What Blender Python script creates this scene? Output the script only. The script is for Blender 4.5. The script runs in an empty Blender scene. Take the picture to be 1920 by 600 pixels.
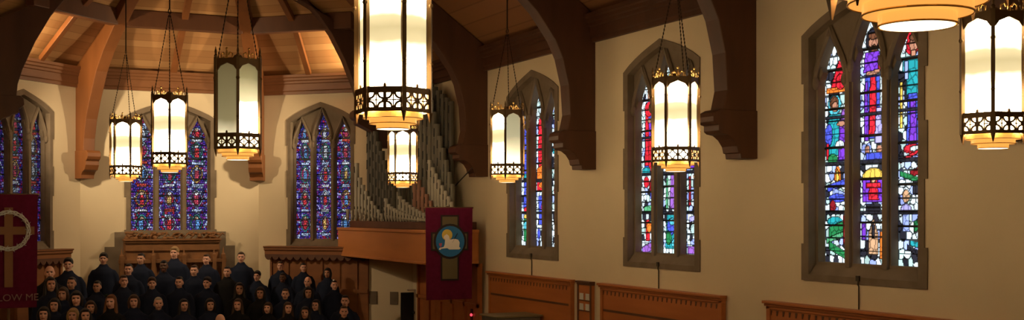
import bpy, math, random
import numpy as np
from mathutils import Vector, Matrix
from mathutils.geometry import tessellate_polygon

# ------------------------------------------------------------------ camera, world, lights, exposure
SC = bpy.context.scene
COL = SC.collection
F, CX, HY, E = 2200.0, 960.0, 400.0, 4.0          # focal length px, centre x, horizon y, eye height
TH = math.atan(1066.0 / F)
ct, st = math.cos(TH), math.sin(TH)
cd = bpy.data.cameras.new('camera')
cam = bpy.data.objects.new('camera', cd); COL.objects.link(cam)
cam.location = (0, 0, E); cam.rotation_euler = (math.pi/2, 0, -TH)
cd.sensor_width = 36.0; cd.lens = 36.0 * F / 1920.0
cd.shift_y = 100.0 / 1920.0
cd.clip_start = 0.05; cd.clip_end = 200
SC.camera = cam
w = bpy.data.worlds.new('world'); SC.world = w; w.use_nodes = True
w.node_tree.nodes['Background'].inputs[0].default_value = (0.05, 0.06, 0.09, 1)
w.node_tree.nodes['Background'].inputs[1].default_value = 0.3
SC.view_settings.view_transform = 'Standard'; SC.view_settings.look = 'None'
SC.view_settings.exposure = 0.0; SC.view_settings.gamma = 1.0
SC.view_settings.use_curve_mapping = False
SC.cycles.use_denoising = True
SC.cycles.max_bounces = 6; SC.cycles.diffuse_bounces = 4
LANTERN = 49.0

def spot(name, loc, target, power, angle, col, size=0.12, blend=0.6):
    l = bpy.data.lights.new(name, 'SPOT'); l.energy = power; l.color = col
    l.spot_size = math.radians(angle); l.spot_blend = blend; l.shadow_soft_size = size
    o = bpy.data.objects.new(name, l); COL.objects.link(o); o.location = loc
    d = Vector(target) - Vector(loc); o.rotation_euler = d.to_track_quat('-Z', 'Y').to_euler()
    return o
APL = (1.0, 0.80, 0.50)
# floods and small spotlights tucked behind the legs of the chancel arch
spot('apse_floodlight', (1.15, 23.6, E+1.95), (6.0, 26.2, E+1.15), 520, 104, APL, .12, .9)
spot('apse_floodlight', (7.8, 23.6, E+1.95), (2.9, 26.2, E+1.15), 520, 104, APL, .12, .9)
spot('apse_spotlight', (8.10, 23.50, E+3.05), (7.05, 24.45, E+3.85), 400, 95, (1.0, .76, .42), .05, .8)
spot('apse_spotlight', (0.82, 23.50, E+3.05), (1.87, 24.45, E+3.85), 400, 95, (1.0, .76, .42), .05, .8)

# ------------------------------------------------------------------ helpers
def phi(px): return math.atan((px - CX) / F) + TH
def at_Y(px, py, Y):
    X = Y * math.tan(phi(px)); zc = Y*ct + X*st
    return Vector((X, Y, E + (HY - py) * zc / F))
def at_X(px, py, X):
    return at_Y(px, py, X / math.tan(phi(px)))
def at_zc(px, py, zc):
    return at_Y(px, py, zc / (ct + math.tan(phi(px)) * st))

class B:
    def __init__(s): s.v = []; s.f = []; s.m = []
    def add(s, vs, fs, mat=0, M=None):
        n = len(s.v)
        s.v += [tuple(M @ Vector(v)) if M else tuple(v) for v in vs]
        s.f += [tuple(i + n for i in f) for f in fs]; s.m += [mat] * len(fs)
    def box(s, a, b, mat=0, M=None):
        x0, y0, z0 = a; x1, y1, z1 = b
        s.add([(x0,y0,z0),(x1,y0,z0),(x1,y1,z0),(x0,y1,z0),(x0,y0,z1),(x1,y0,z1),(x1,y1,z1),(x0,y1,z1)],
              [(0,3,2,1),(4,5,6,7),(0,1,5,4),(1,2,6,5),(2,3,7,6),(3,0,4,7)], mat, M)
    def plate(s, outer, holes=(), y0=0, y1=.1, mat=0, M=None):
        """outline in (x,z), extruded along y"""
        loops = [list(outer)] + [list(h) for h in holes]
        tris = tessellate_polygon([[Vector((p[0], p[1], 0)) for p in l] for l in loops])
        flat = [p for l in loops for p in l]; n = len(flat)
        vs = [(p[0], y0, p[1]) for p in flat] + [(p[0], y1, p[1]) for p in flat]
        fs = []
        for t in tris:
            a, b, c = (flat[i] for i in t)
            cr = (b[0]-a[0])*(c[1]-a[1]) - (b[1]-a[1])*(c[0]-a[0])
            if abs(cr) < 1e-12: continue
            t = tuple(t) if cr > 0 else tuple(t)[::-1]      # ccw in xz seen from -y
            fs.append(t); fs.append(tuple(i + n for i in t[::-1]))
        o = 0
        for k, l in enumerate(loops):
            m = len(l)
            A = sum(l[i][0]*l[(i+1) % m][1] - l[(i+1) % m][0]*l[i][1] for i in range(m))
            for i in range(m):
                a, b = o+i, o+(i+1) % m
                q = (a, a+n, b+n, b)
                if (A > 0) != (k == 0): q = q[::-1]
                fs.append(q)
            o += m
        s.add(vs, fs, mat, M)
    def lathe(s, prof, n=12, mat=0, M=None, sx=1, sy=1):
        vs = []; fs = []
        for r, z in prof:
            for i in range(n):
                a = 2*math.pi*i/n; vs.append((r*sx*math.cos(a), r*sy*math.sin(a), z))
        for k in range(len(prof)-1):
            for i in range(n):
                j = (i+1) % n; fs.append((k*n+i, k*n+j, (k+1)*n+j, (k+1)*n+i))
        fs.append(tuple(range(n))[::-1]); fs.append(tuple((len(prof)-1)*n + i for i in range(n)))
        s.add(vs, fs, mat, M)
    def tube(s, pts, r, n=8, mat=0, M=None):
        pts = [Vector(p) for p in pts]; rs = r if isinstance(r, (list, tuple)) else [r]*len(pts)
        vs = []; fs = []; prev = None
        for i, p in enumerate(pts):
            d = (pts[min(i+1, len(pts)-1)] - pts[max(i-1, 0)]).normalized()
            if prev is None:
                prev = d.orthogonal().normalized()
            u = (prev - d * prev.dot(d)).normalized(); prev = u; v = d.cross(u)
            for k in range(n):
                a = 2*math.pi*k/n; vs.append(tuple(p + (u*math.cos(a) + v*math.sin(a)) * rs[i]))
        for i in range(len(pts)-1):
            for k in range(n):
                j = (k+1) % n; fs.append((i*n+k, i*n+j, (i+1)*n+j, (i+1)*n+k))
        fs.append(tuple(range(n))[::-1]); fs.append(tuple((len(pts)-1)*n+k for k in range(n)))
        s.add(vs, fs, mat, M)
    def ball(s, c, r, n=10, m=6, mat=0, M=None):
        rx, ry, rz = r if isinstance(r, (tuple, list)) else (r, r, r)
        T = Matrix.Translation(c) if M is None else M @ Matrix.Translation(c)
        vs = [(0, 0, -rz)]; fs = []
        for k in range(1, m):
            t = math.pi*k/m
            for i in range(n):
                a = 2*math.pi*i/n; vs.append((rx*math.sin(t)*math.cos(a), ry*math.sin(t)*math.sin(a), -rz*math.cos(t)))
        vs.append((0, 0, rz)); L = len(vs)-1
        for i in range(n):
            j = (i+1) % n
            fs.append((0, 1+j, 1+i)); fs.append((L, L-n+i, L-n+j))
            for k in range(m-2):
                fs.append((1+k*n+i, 1+k*n+j, 1+(k+1)*n+j, 1+(k+1)*n+i))
        s.add(vs, fs, mat, T)
    def mesh(s, name, mats, smooth=False):
        me = bpy.data.meshes.new(name); me.from_pydata(s.v, [], s.f)
        for m in (mats if isinstance(mats, (list, tuple)) else [mats]): me.materials.append(m)
        me.polygons.foreach_set('material_index', s.m)
        if smooth: me.polygons.foreach_set('use_smooth', [True]*len(me.polygons))
        me.update(); return me
    def build(s, name, mats, parent=None, smooth=False, bevel=0):
        o = bpy.data.objects.new(name, s.mesh(name, mats, smooth)); COL.objects.link(o)
        if parent: o.parent = parent
        if bevel:
            b = o.modifiers.new('bevel', 'BEVEL'); b.width = bevel; b.segments = 2; b.limit_method = 'ANGLE'
        if smooth: pass
        return o

def tag(o, label=None, cat=None, group=None, kind=None):
    if label: o['label'] = label
    if cat: o['category'] = cat
    if group: o['group'] = group
    if kind: o['kind'] = kind
    return o
def empty(name, loc=(0,0,0), rz=0):
    o = bpy.data.objects.new(name, None); COL.objects.link(o); o.empty_display_size = .1
    o.location = loc; o.rotation_euler = (0, 0, rz); return o
def kids(o): return [c for c in bpy.data.objects if c.parent == o]
def copy_tree(o, parent=None):
    c = o.copy(); COL.objects.link(c); c.parent = parent
    for ch in kids(o): copy_tree(ch, c)
    return c
def struct(o): o['kind'] = 'structure'; return o

# ------------------------------------------------------------------ materials
def mat(name, col, rough=.6, metal=0, emit=None, estr=0, spec=.3):
    m = bpy.data.materials.new(name); m.use_nodes = True
    p = m.node_tree.nodes['Principled BSDF']
    p.inputs['Base Color'].default_value = (*col, 1); p.inputs['Roughness'].default_value = rough
    p.inputs['Metallic'].default_value = metal; p.inputs['Specular IOR Level'].default_value = spec
    if emit:
        p.inputs['Emission Color'].default_value = (*emit, 1); p.inputs['Emission Strength'].default_value = estr
    return m
def noisy(name, c0, c1, scale=(4,4,4), rough=.6, spec=.3, detail=4, bump=0, metal=0):
    m = mat(name, c0, rough, metal, spec=spec); nt = m.node_tree; N = nt.nodes; L = nt.links
    tc = N.new('ShaderNodeTexCoord'); mp = N.new('ShaderNodeMapping'); mp.inputs['Scale'].default_value = scale
    no = N.new('ShaderNodeTexNoise'); no.inputs['Scale'].default_value = 1; no.inputs['Detail'].default_value = detail
    rp = N.new('ShaderNodeValToRGB'); rp.color_ramp.elements[0].position = .3; rp.color_ramp.elements[1].position = .7
    rp.color_ramp.elements[0].color = (*c0, 1); rp.color_ramp.elements[1].color = (*c1, 1)
    L.new(tc.outputs['Object'], mp.inputs[0]); L.new(mp.outputs[0], no.inputs[0])
    L.new(no.outputs[0], rp.inputs[0]); L.new(rp.outputs[0], N['Principled BSDF'].inputs['Base Color'])
    if bump:
        b = N.new('ShaderNodeBump'); b.inputs['Strength'].default_value = bump; b.inputs['Distance'].default_value = .02
        L.new(no.outputs[0], b.inputs['Height']); L.new(b.outputs[0], N['Principled BSDF'].inputs['Normal'])
    return m
def boards(name, c0, c1, step=.16, rough=.55):
    m = mat(name, c0, rough); nt = m.node_tree; N = nt.nodes; L = nt.links
    tc = N.new('ShaderNodeTexCoord'); sp = N.new('ShaderNodeSeparateXYZ'); L.new(tc.outputs['Object'], sp.inputs[0])
    d = N.new('ShaderNodeMath'); d.operation = 'DIVIDE'; d.inputs[1].default_value = step; L.new(sp.outputs[2], d.inputs[0])
    fl = N.new('ShaderNodeMath'); fl.operation = 'FLOOR'; L.new(d.outputs[0], fl.inputs[0])
    wn = N.new('ShaderNodeTexWhiteNoise'); wn.noise_dimensions = '1D'; L.new(fl.outputs[0], wn.inputs['W'])
    fr = N.new('ShaderNodeMath'); fr.operation = 'FRACT'; L.new(d.outputs[0], fr.inputs[0])
    ge = N.new('ShaderNodeMath'); ge.operation = 'GREATER_THAN'; ge.inputs[1].default_value = .07; L.new(fr.outputs[0], ge.inputs[0])
    mx = N.new('ShaderNodeMix'); mx.data_type = 'RGBA'; L.new(wn.outputs[0], mx.inputs[0])
    mx.inputs[6].default_value = (*c0, 1); mx.inputs[7].default_value = (*c1, 1)
    m2 = N.new('ShaderNodeMix'); m2.data_type = 'RGBA'; L.new(ge.outputs[0], m2.inputs[0])
    m2.inputs[6].default_value = (c0[0]*.78, c0[1]*.76, c0[2]*.74, 1); L.new(mx.outputs[2], m2.inputs[7])
    L.new(m2.outputs[2], N['Principled BSDF'].inputs['Base Color']); return m
def vcol(name, strength):
    m = bpy.data.materials.new(name); m.use_nodes = True; nt = m.node_tree; N = nt.nodes
    p = N['Principled BSDF']; a = N.new('ShaderNodeAttribute'); a.attribute_name = 'pane'
    p.inputs['Base Color'].default_value = (.01, .01, .012, 1); p.inputs['Roughness'].default_value = .5; p.inputs['Specular IOR Level'].default_value = .12
    nt.links.new(a.outputs['Color'], p.inputs['Emission Color']); p.inputs['Emission Strength'].default_value = strength
    return m
def lampglass(name, ramp, strength, base=(.44,.40,.25)):
    """frosted lamp glass lit by the bulbs inside; ramp: (height 0..1, rgb)"""
    m = mat(name, base, .35); nt = m.node_tree; N = nt.nodes; L = nt.links; p = N['Principled BSDF']
    tc = N.new('ShaderNodeTexCoord'); sp = N.new('ShaderNodeSeparateXYZ'); L.new(tc.outputs['Object'], sp.inputs[0])
    d = N.new('ShaderNodeMath'); d.operation = 'DIVIDE'; d.inputs[1].default_value = .82; L.new(sp.outputs[2], d.inputs[0])
    no = N.new('ShaderNodeTexNoise'); no.inputs['Scale'].default_value = 4; L.new(tc.outputs['Object'], no.inputs[0])
    ma = N.new('ShaderNodeMath'); ma.operation = 'MULTIPLY_ADD'; ma.inputs[1].default_value = .16; L.new(no.outputs[0], ma.inputs[0])
    sb = N.new('ShaderNodeMath'); sb.operation = 'SUBTRACT'; sb.inputs[1].default_value = .08; L.new(d.outputs[0], sb.inputs[0])
    L.new(sb.outputs[0], ma.inputs[2])
    r = N.new('ShaderNodeValToRGB'); cr = r.color_ramp; L.new(ma.outputs[0], r.inputs[0])
    while len(cr.elements) < len(ramp): cr.elements.new(.5)
    for e, (pp, c) in zip(cr.elements, ramp): e.position = pp; e.color = (*c, 1)
    L.new(r.outputs[0], p.inputs['Emission Color']); p.inputs['Emission Strength'].default_value = strength
    return m

M_wall = noisy('cream plaster', (.60,.47,.31), (.64,.50,.33), (1.2,1.2,1.2), .9, .1)
M_stone = noisy('grey brown stone', (.15,.108,.072), (.21,.152,.104), (3,3,3), .9, .1)
M_dark = noisy('dark oak', (.085,.030,.013), (.125,.046,.019), (3,3,.6), .5, .35)
M_nave = noisy('dark oak of the nave', (.060,.022,.010), (.095,.034,.015), (3,3,.6), .55, .3)
M_rib = noisy('orange brown oak', (.15,.050,.014), (.205,.070,.020), (3,3,.6), .45, .4)
M_corn = noisy('cornice oak', (.15,.058,.022), (.20,.078,.03), (.5,3,3), .45, .35)
M_panel = noisy('red brown oak panel', (.36,.105,.025), (.44,.135,.034), (1,3,6), .45, .35)
M_choir = noisy('choir panelling oak', (.19,.065,.020), (.25,.088,.026), (1,3,6), .5, .3)
M_carved = noisy('carved oak', (.15,.06,.02), (.22,.09,.03), (5,5,5), .6, .3)
M_balc = noisy('balcony oak', (.50,.18,.05), (.60,.22,.065), (2,.6,4), .5, .35)
M_vault = boards('vault boards', (.33,.155,.060), (.43,.225,.094), .115)
M_roof = boards('nave roof boards', (.21,.085,.033), (.25,.105,.042), .2)
M_floor = noisy('floor tile', (.16,.08,.05), (.2,.1,.06), (1,1,1), .6)
M_bronze = mat('dark bronze', (.15,.085,.035), .5, .35)
M_gilt = mat('gilt metal', (.85,.55,.20), .35, .85)
M_amber = mat('glowing amber base', (.7,.36,.08), .4, 0, (1.0,.46,.09), .85)  # gold base tiers given emission in place of lamplight falling on metal
M_diff = mat('lamp diffuser', (.9,.8,.6), .4, 0, (1.0,.80,.45), 4.0)
M_black = mat('black', (.012,.011,.012), .5)
M_wire = mat('dark wire', (.05,.035,.022), .5, .5)
LIT = (1.0, .76, .42)
def sc(c, k): return tuple(x*k for x in c)
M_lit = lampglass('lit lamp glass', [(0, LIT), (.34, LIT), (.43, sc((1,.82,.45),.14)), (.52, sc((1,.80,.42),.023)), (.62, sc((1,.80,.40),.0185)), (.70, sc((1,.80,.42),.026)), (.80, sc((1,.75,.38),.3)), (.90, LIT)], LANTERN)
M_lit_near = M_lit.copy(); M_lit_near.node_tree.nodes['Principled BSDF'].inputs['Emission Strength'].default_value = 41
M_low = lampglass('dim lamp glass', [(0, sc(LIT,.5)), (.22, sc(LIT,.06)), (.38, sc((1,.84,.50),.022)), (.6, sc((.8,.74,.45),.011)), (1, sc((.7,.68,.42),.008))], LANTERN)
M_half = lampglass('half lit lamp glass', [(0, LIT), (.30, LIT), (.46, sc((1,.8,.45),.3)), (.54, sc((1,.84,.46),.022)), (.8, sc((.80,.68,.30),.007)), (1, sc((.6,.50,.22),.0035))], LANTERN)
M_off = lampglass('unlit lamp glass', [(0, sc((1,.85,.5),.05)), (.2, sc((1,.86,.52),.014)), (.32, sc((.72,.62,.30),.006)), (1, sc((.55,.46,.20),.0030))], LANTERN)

# ------------------------------------------------------------------ setting
XC, HW = 4.458, 4.54
XR = XC + HW; XL = XC - HW
HF = HW * math.tan(math.pi/8)               # half facet
YC = 26.06; YO = YC - (HW - HF)             # apse end wall, octagon shoulder
YA = YC - HW                                # octagon centre
PITCH = .72; ZE = 3.05                      # roof pitch, eaves above eye
CB = 2.62                                   # cornice underside above eye

def outline(hw, sill, spring, apex, n=6):
    p = [(-hw, sill), (hw, sill), (hw, spring)]
    for i in range(1, n+1):
        t = i/n; p.append((hw*(1-t), spring + (apex-spring)*(t + .11*math.sin(math.pi*t)*(1-t*.4))))
    q = [(-x, z) for x, z in p[3:-1]][::-1]
    return p + q + [(-hw, spring)]
def lancet(cx, hw, z0, spring, apex, n=7):
    p = [(cx-hw, z0), (cx+hw, z0), (cx+hw, spring)]
    for i in range(1, n+1):
        t = i/n; p.append((cx + hw*(1-t)*(1+.55*t*(1-t)*2), spring + (apex-spring)*t))
    q = [(2*cx-x, z) for x, z in p[3:-1]][::-1]
    return p + q + [(cx-hw, spring)]
WIN_OUT = outline(.93, -.774, 2.06, 2.42)

WS = {'wall_apse_right': .87, 'wall_apse_left': .87}
def wall(name, p0, p1, z0, z1, wins=(), thick=.45, M=M_wall):
    """p0 is the left end seen from inside the room, wins = distances of window centres from p0"""
    p0 = Vector((p0[0], p0[1], 0)); p1 = Vector((p1[0], p1[1], 0)); L = (p1-p0).length
    b = B(); holes = [[(x*WS.get(name, 1)+c, z+E) for x, z in WIN_OUT] for c in wins]
    b.plate([(0, z0), (L, z0), (L, z1), (0, z1)], holes, 0, thick)
    o = b.build(name, M); d = p1-p0
    o.location = p0; o.rotation_euler = (0, 0, math.atan2(d.y, d.x)); return struct(o)
CR = Vector((XC+HF, YC)); CL = Vector((XC-HF, YC)); SR = Vector((XR, YO)); SL = Vector((XL, YO))
WTOP = E + 3.2
YN = -3.0
WY = (17.80, 13.83, 9.85)
wall('wall_right', (XR, YO), (XR, YN), 0, WTOP, [YO - y for y in WY])
wall('wall_apse', CL, CR, 0, WTOP, [4.43 - CL.x])
wall('wall_apse_right', CR, SR, 0, WTOP, [1.55])
FL = (SL-CL).length
wall('wall_apse_left', SL, CL, 0, WTOP, [FL-1.65])
wall('wall_left', (XL, 19.6), (XL, YO), 0, WTOP)
wall('wall_left_return', (-3.0, 19.6), (XL-.45, 19.6), 0, WTOP)
wall('wall_left_gallery', (-3.0, YN), (-3.0, 19.6), 0, WTOP)
wall('wall_back', (XR, YN), (-3.0, YN), 0, E+7)
b = B(); b.box((-3.5, YN-.5, -.2), (XR+.5, YC+.5, 0)); struct(b.build('floor', M_floor))
ZR = E + ZE + PITCH*HW
def roof(name, pts, M):
    b = B(); b.add(pts, [tuple(range(len(pts)))])
    return struct(b.build(name, M))
AP = (XC, YA, ZR); ez = E+ZE
roof('ceiling_nave', [(XR,YN,ez), (XR,YO,ez), AP, (XC,YN,ZR)], M_roof)
roof('ceiling_nave_left', [(XL,YN,ez), (XC,YN,ZR), AP, (XL,YO,ez)], M_roof)
roof('ceiling_apse', [(CL.x,YC,ez), AP, (CR.x,YC,ez)], M_vault)
roof('ceiling_apse_right', [(CR.x,YC,ez), AP, (SR.x,SR.y,ez)], M_vault)
roof('ceiling_apse_left', [(SL.x,SL.y,ez), AP, (CL.x,CL.y,ez)], M_vault)
roof('ceiling_gallery', [(-3.0,YN,ez), (XL,YN,ez), (XL,19.6,ez), (-3.0,19.6,ez)], M_roof)

def cornice(name, p0, p1, M):
    p0 = Vector((p0[0], p0[1], 0)); p1 = Vector((p1[0], p1[1], 0)); d = p1-p0; L = d.length
    prof = [(0,CB),(-.07,CB),(-.07,CB+.06),(-.10,CB+.08),(-.10,CB+.22),(-.13,CB+.235),(-.13,CB+.28),(-.165,CB+.30),(-.165,CB+.345),(-.20,CB+.365),(-.20,CB+.42),(0,CB+.42)]
    b = B(); n = len(prof)
    vs = [(x, y, E+z) for x in (0, L) for y, z in prof]
    fs = [tuple(range(n))[::-1], tuple(range(n, 2*n))] + [(i, (i+1) % n, (i+1) % n+n, i+n) for i in range(n)]
    b.add(vs, fs); o = b.build(name, M); o.location = p0; o.rotation_euler = (0,0,math.atan2(d.y,d.x)); return struct(o)
cornice('trim_1', CL, CR, M_corn); cornice('trim_2', CR, SR, M_corn); cornice('trim_3', SL, CL, M_corn)
cornice('trim_4', (XR, YO), (XR, YN), M_nave)

# ------------------------------------------------------------------ stained glass
def pane_colors(W, z0, z1, design, nx, ny, seed, cell, jit, leadw, soft):
    rng = np.random.default_rng(seed)
    xs = (np.arange(nx)+.5)/nx*W - W/2; zs = z0 + (np.arange(ny)+.5)/ny*(z1-z0)
    X, Z = np.meshgrid(xs, zs)
    gx = max(2, int(round(W/cell[0]))); gz = int(round((z1-z0)/cell[1]))
    sx, sz = np.meshgrid(np.arange(-1, gx+1), np.arange(-1, gz+1))
    SX = ((sx+.5+(sz % 2)*.35-.17)/gx*W - W/2 + rng.uniform(-jit, jit, sx.shape)*cell[0]).ravel()
    SZ = (z0 + (sz+.5)/gz*(z1-z0) + rng.uniform(-jit, jit, sx.shape)*cell[1]).ravel()
    D1 = np.full(X.shape, 9.); D2 = D1.copy(); I = np.zeros(X.shape, int)
    for k in range(len(SX)):
        d = np.hypot((X-SX[k])/cell[0], (Z-SZ[k])/cell[1])
        c = d < D1
        D2 = np.where(c, D1, np.minimum(D2, d)); I = np.where(c, k, I); D1 = np.where(c, d, D1)
    col, sid = design(X, Z, SX[I], SZ[I], rng, I)
    inn = (sid > 0) & (sid < 90)
    k = rng.uniform(.65, 1.35, len(SX))[I]; k = np.where(inn & soft, .6+.4*k, k); col = col * k[..., None]
    lead = (D2-D1) < leadw
    e = np.zeros_like(lead); e[:, 1:] |= sid[:, 1:] != sid[:, :-1]; e[1:] |= sid[1:] != sid[:-1]
    bars = np.abs(((Z-z0) / ((z1-z0)/18.) + .5) % 1 - .5) < .06
    col[lead & inn & soft] *= .40
    col[(lead & ~(inn & soft)) | e | bars] *= .06
    return np.clip(col, 0, 3)
def glass_mesh(W, z0, z1, design, seed, M, cell=(.075,.085), jit=.32, leadw=.16, nx=36, ny=260, soft=True):
    col = pane_colors(W, z0, z1, design, nx, ny, seed, cell, jit, leadw, soft)
    x = np.linspace(-W/2, W/2, nx+1); z = np.linspace(z0, z1, ny+1)
    X, Z = np.meshgrid(x, z); V = np.stack([X.ravel(), np.zeros(X.size), Z.ravel()], 1)
    i = (np.arange(ny)[:, None]*(nx+1) + np.arange(nx)[None]).ravel()
    Q = np.stack([i, i+1, i+nx+2, i+nx+1], 1)
    me = bpy.data.meshes.new('glass'); me.from_pydata(V.tolist(), [], Q.tolist())
    a = me.attributes.new('pane', 'FLOAT_COLOR', 'FACE')
    a.data.foreach_set('color', np.concatenate([col.reshape(-1, 3), np.ones((nx*ny, 1))], 1).astype('f').ravel())
    me.materials.append(M); return me

WHT = (.72,.86,.92); PAL = (.50,.72,.70)
CC = dict(w=WHT, p=PAL, pu=(.20,.045,.62), vi=(.32,.12,.55), bl=(.07,.10,.70), lb=(.35,.45,.95), te=(.02,.36,.42), tq=(.10,.55,.68),
          r=(.72,.02,.04), dr=(.28,.012,.02), o=(.95,.22,.03), y=(.95,.62,.10), g=(.02,.22,.07), gr=(.10,.42,.20), sk=(.52,.24,.15),
          tan=(.62,.36,.20), k=(.02,.02,.03), br=(.16,.06,.03), lav=(.45,.42,.90), mg=(.5,.05,.4))
def shapes_design(shapes, bg=('w','w','p','w','lb','k'), W=.37):
    """shapes: (colour, 'e', cx, cz, rx, rz) ellipse or (colour, 'q', x0, z0, x1, z1, slant) band"""
    def d(X, Z, SX, SZ, rng, I):
        X = X + .045
        pal = np.array([CC[c] for c in bg]); pick = rng.integers(0, len(bg), I.max()+1)
        col = pal[pick[I]].copy(); sid = np.zeros(X.shape, int)
        for n, s in enumerate(shapes):
            if s[1] == 'e':
                m = ((X-s[2]*W)/(s[4]*W))**2 + ((Z-s[3])/s[5])**2 < 1
            elif s[1] == 't':       # tapering body: cx, z0, z1, half width at z0, at z1
                t = (Z-s[3])/(s[4]-s[3]); hw = (s[5] + (s[6]-s[5])*t)*W
                m = (t > 0) & (t < 1) & (np.abs(X-s[2]*W) < hw)
            else:
                off = s[6] if len(s) > 6 else 0
                m = (X > s[2]*W) & (X < s[4]*W) & (Z - off*X > s[3]) & (Z - off*X < s[5])
            col[m] = CC[s[0]]; sid[m] = n+1
        return col, sid
    return d
def saint(z, h, halo, under, over, sash, side=.0):
    """standing figure, feet at z, height h"""
    return [('%s' % halo, 'e', side, z+h*.92, .25, h*.085), (under, 't', side, z, z+h*.82, .36, .24), (over, 't', side-.16, z+h*.06, z+h*.80, .14, .11),
            (sash, 't', side+.10, z+h*.10, z+h*.62, .10, .14), (over, 'e', side, z+h*.74, .33, h*.09), ('sk', 'e', side, z+h*.905, .11, h*.052),
            ('br', 'e', side, z+h*.95, .12, h*.022), ('sk', 'e', side+.05, z+h*.60, .13, h*.03), ('sk', 'e', side+.12, z+.02, .12, .03)]
def ground(n):
    r = random.Random(n); out = []
    cs = ['g','r','bl','lav','dr','te','o','y','pu','k','gr','tq','tan','k']
    z = -.5
    while z < .55:
        for k in range(2):
            c = r.choice(cs); out.append((c, 'e', r.uniform(-.4,.4), z+r.uniform(-.05,.1), r.uniform(.12,.34), r.uniform(.03,.10)))
        z += .11
    return out
BAR = [('k','q',-.6,-.015,.6,.025), ('k','q',-.6,.545,.6,.585), ('k','q',-.6,1.08,.6,1.115)]
W3 = [
 [('r','t',.1,1.42,1.75,.42,.02),('o','q',-.5,1.38,.5,1.44),('r','e',.15,1.50,.22,.09),('tq','e',-.12,1.24,.30,.12),('br','e',-.14,1.26,.20,.085),('sk','e',-.10,1.22,.14,.06),
  ('te','t',-.1,.66,1.13,.40,.28),('pu','t',.27,.60,1.10,.24,.15),('vi','e',.32,1.08,.16,.12),('sk','e',.18,1.02,.2,.03),('bl','e',-.38,.90,.16,.13),('r','q',.32,.55,.5,.82),('r','q',-.5,.62,-.38,.8),
  ('g','e',-.2,.62,.22,.06),('w','e',.12,.78,.2,.05),('o','e',.02,.42,.14,.12),('y','e',.0,.40,.07,.1),('bl','q',-.45,.28,.5,.36,.25),('lb','q',-.2,.18,.5,.27,-.3),('bl','e',0,.17,.4,.05),
  ('dr','e',-.2,.08,.14,.07),('te','e',-.1,-.10,.35,.06),('g','q',-.4,-.24,.4,-.12,.3),('gr','q',-.5,-.30,.3,-.24,.3),('dr','q',.28,-.35,.5,-.02),('g','q',-.4,-.47,.5,-.38,-.4)],
 [('w','e',-.1,1.98,.34,.14),('k','e',0,1.90,.3,.14),('sk','e',0,1.88,.20,.075),('br','e',0,1.95,.22,.04),('br','e',.04,1.80,.13,.05),('w','q',.2,1.62,.5,1.84,-.3),
  ('pu','t',-.05,1.55,1.78,.36,.30),('dr','q',.18,1.55,.36,1.72),('sk','q',-.32,1.52,.25,1.57,.1),('bl','t',0,.82,1.52,.40,.34),('r','t',-.02,.85,1.5,.17,.12),('w','t',.36,.9,1.6,.12,.07),('lav','t',.22,.76,1.15,.18,.10),
  ('pu','t',-.3,.80,1.45,.1,.06),('sk','e',-.25,.70,.1,.05),('sk','e',.25,.70,.12,.05),('bl','q',-.3,.58,.4,.66),('y','e',0,.38,.48,.12),('pu','q',-.45,.12,.45,.36),('r','t',0,.14,.36,.22,.14),
  ('r','q',-.3,.28,.3,.33),('tan','e',0,.36,.1,.03),('k','q',-.3,.02,.3,.1),('tan','t',0,-.46,-.22,.2,.2),('tan','t',0,-.22,-.06,.2,.02),('k','t',0,-.28,-.12,.05,.05),('o','q',.28,-.5,.46,-.2),('pu','q',-.5,-.3,-.3,-.1)],
 [('r','e',0,1.80,.30,.13),('w','e',-.34,1.84,.12,.14),('sk','e',.05,1.78,.17,.075),('br','e',.05,1.86,.19,.035),('sk','q',-.06,1.66,.12,1.72),('tq','q',-.4,1.50,.42,1.66),('te','t',0,1.25,1.64,.22,.25),
  ('lb','q',-.3,1.42,-.16,1.62),('bl','t',0,.72,1.27,.24,.18),('pu','t',.02,.72,1.2,.15,.1),('pu','e',.36,1.40,.12,.09),('y','q',-.5,.9,-.38,1.4),('r','e',0,.68,.36,.05),('w','e',.1,.68,.2,.03),
  ('r','q',-.5,.6,.5,.64,.4),('dr','q',-.1,.38,.4,.46,.3),('g','q',-.5,.34,.4,.40,-.3),('k','q',0,.2,.5,.34),('tan','e',-.25,.18,.14,.07),('lav','e',-.25,.04,.2,.06),('lb','t',-.25,-.2,0,.14,.12),
  ('g','q',.05,-.22,.5,-.10,.5),('gr','q',.2,-.12,.5,-.06,.3),('k','q',-.2,-.42,.4,-.36,-.4),('te','q',-.1,-.35,.5,-.29,-.2)]]
W2 = [saint(.62,1.2,'w','bl','r','pu')+[('r','t',.1,.6,1.1,.14,.1),('bl','t',.28,.2,.56,.2,.16),('r','e',-.2,.45,.2,.08),('dr','e',.2,.4,.2,.1),('gr','e',0,.06,.4,.05),('te','e',-.2,.62,.3,.05),('r','t',-.1,-.4,-.1,.15,.12),('vi','q',-.5,-.56,.5,-.44,.3),('o','e',0,-.2,.2,.08)],
      saint(.72,1.25,'y','r','tq','w')+[('vi','t',.1,.05,.55,.2,.16),('w','t',.32,.05,.55,.1,.1),('gr','t',-.3,.05,.5,.08,.06),('te','t',0,-.5,-.02,.42,.3),('bl','e',-.05,-.2,.25,.12),('tq','e',.05,-.12,.2,.05),('g','e',-.2,-.35,.2,.1),('tq','e',.2,-.42,.2,.06)],
      saint(.62,1.2,'w','pu','bl','r')+[('r','e',.15,.45,.2,.09),('bl','t',.1,.08,.5,.2,.12),('tan','e',.0,.5,.12,.04),('dr','t',-.35,.1,.5,.08,.08),('lav','q',-.4,-.1,.5,-.03,.2),('p','e',0,-.22,.3,.1),('r','e',.4,-.25,.12,.05),('vi','q',-.5,-.56,.5,-.46),('lb','e',-.1,-.4,.2,.05)]]
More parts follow.
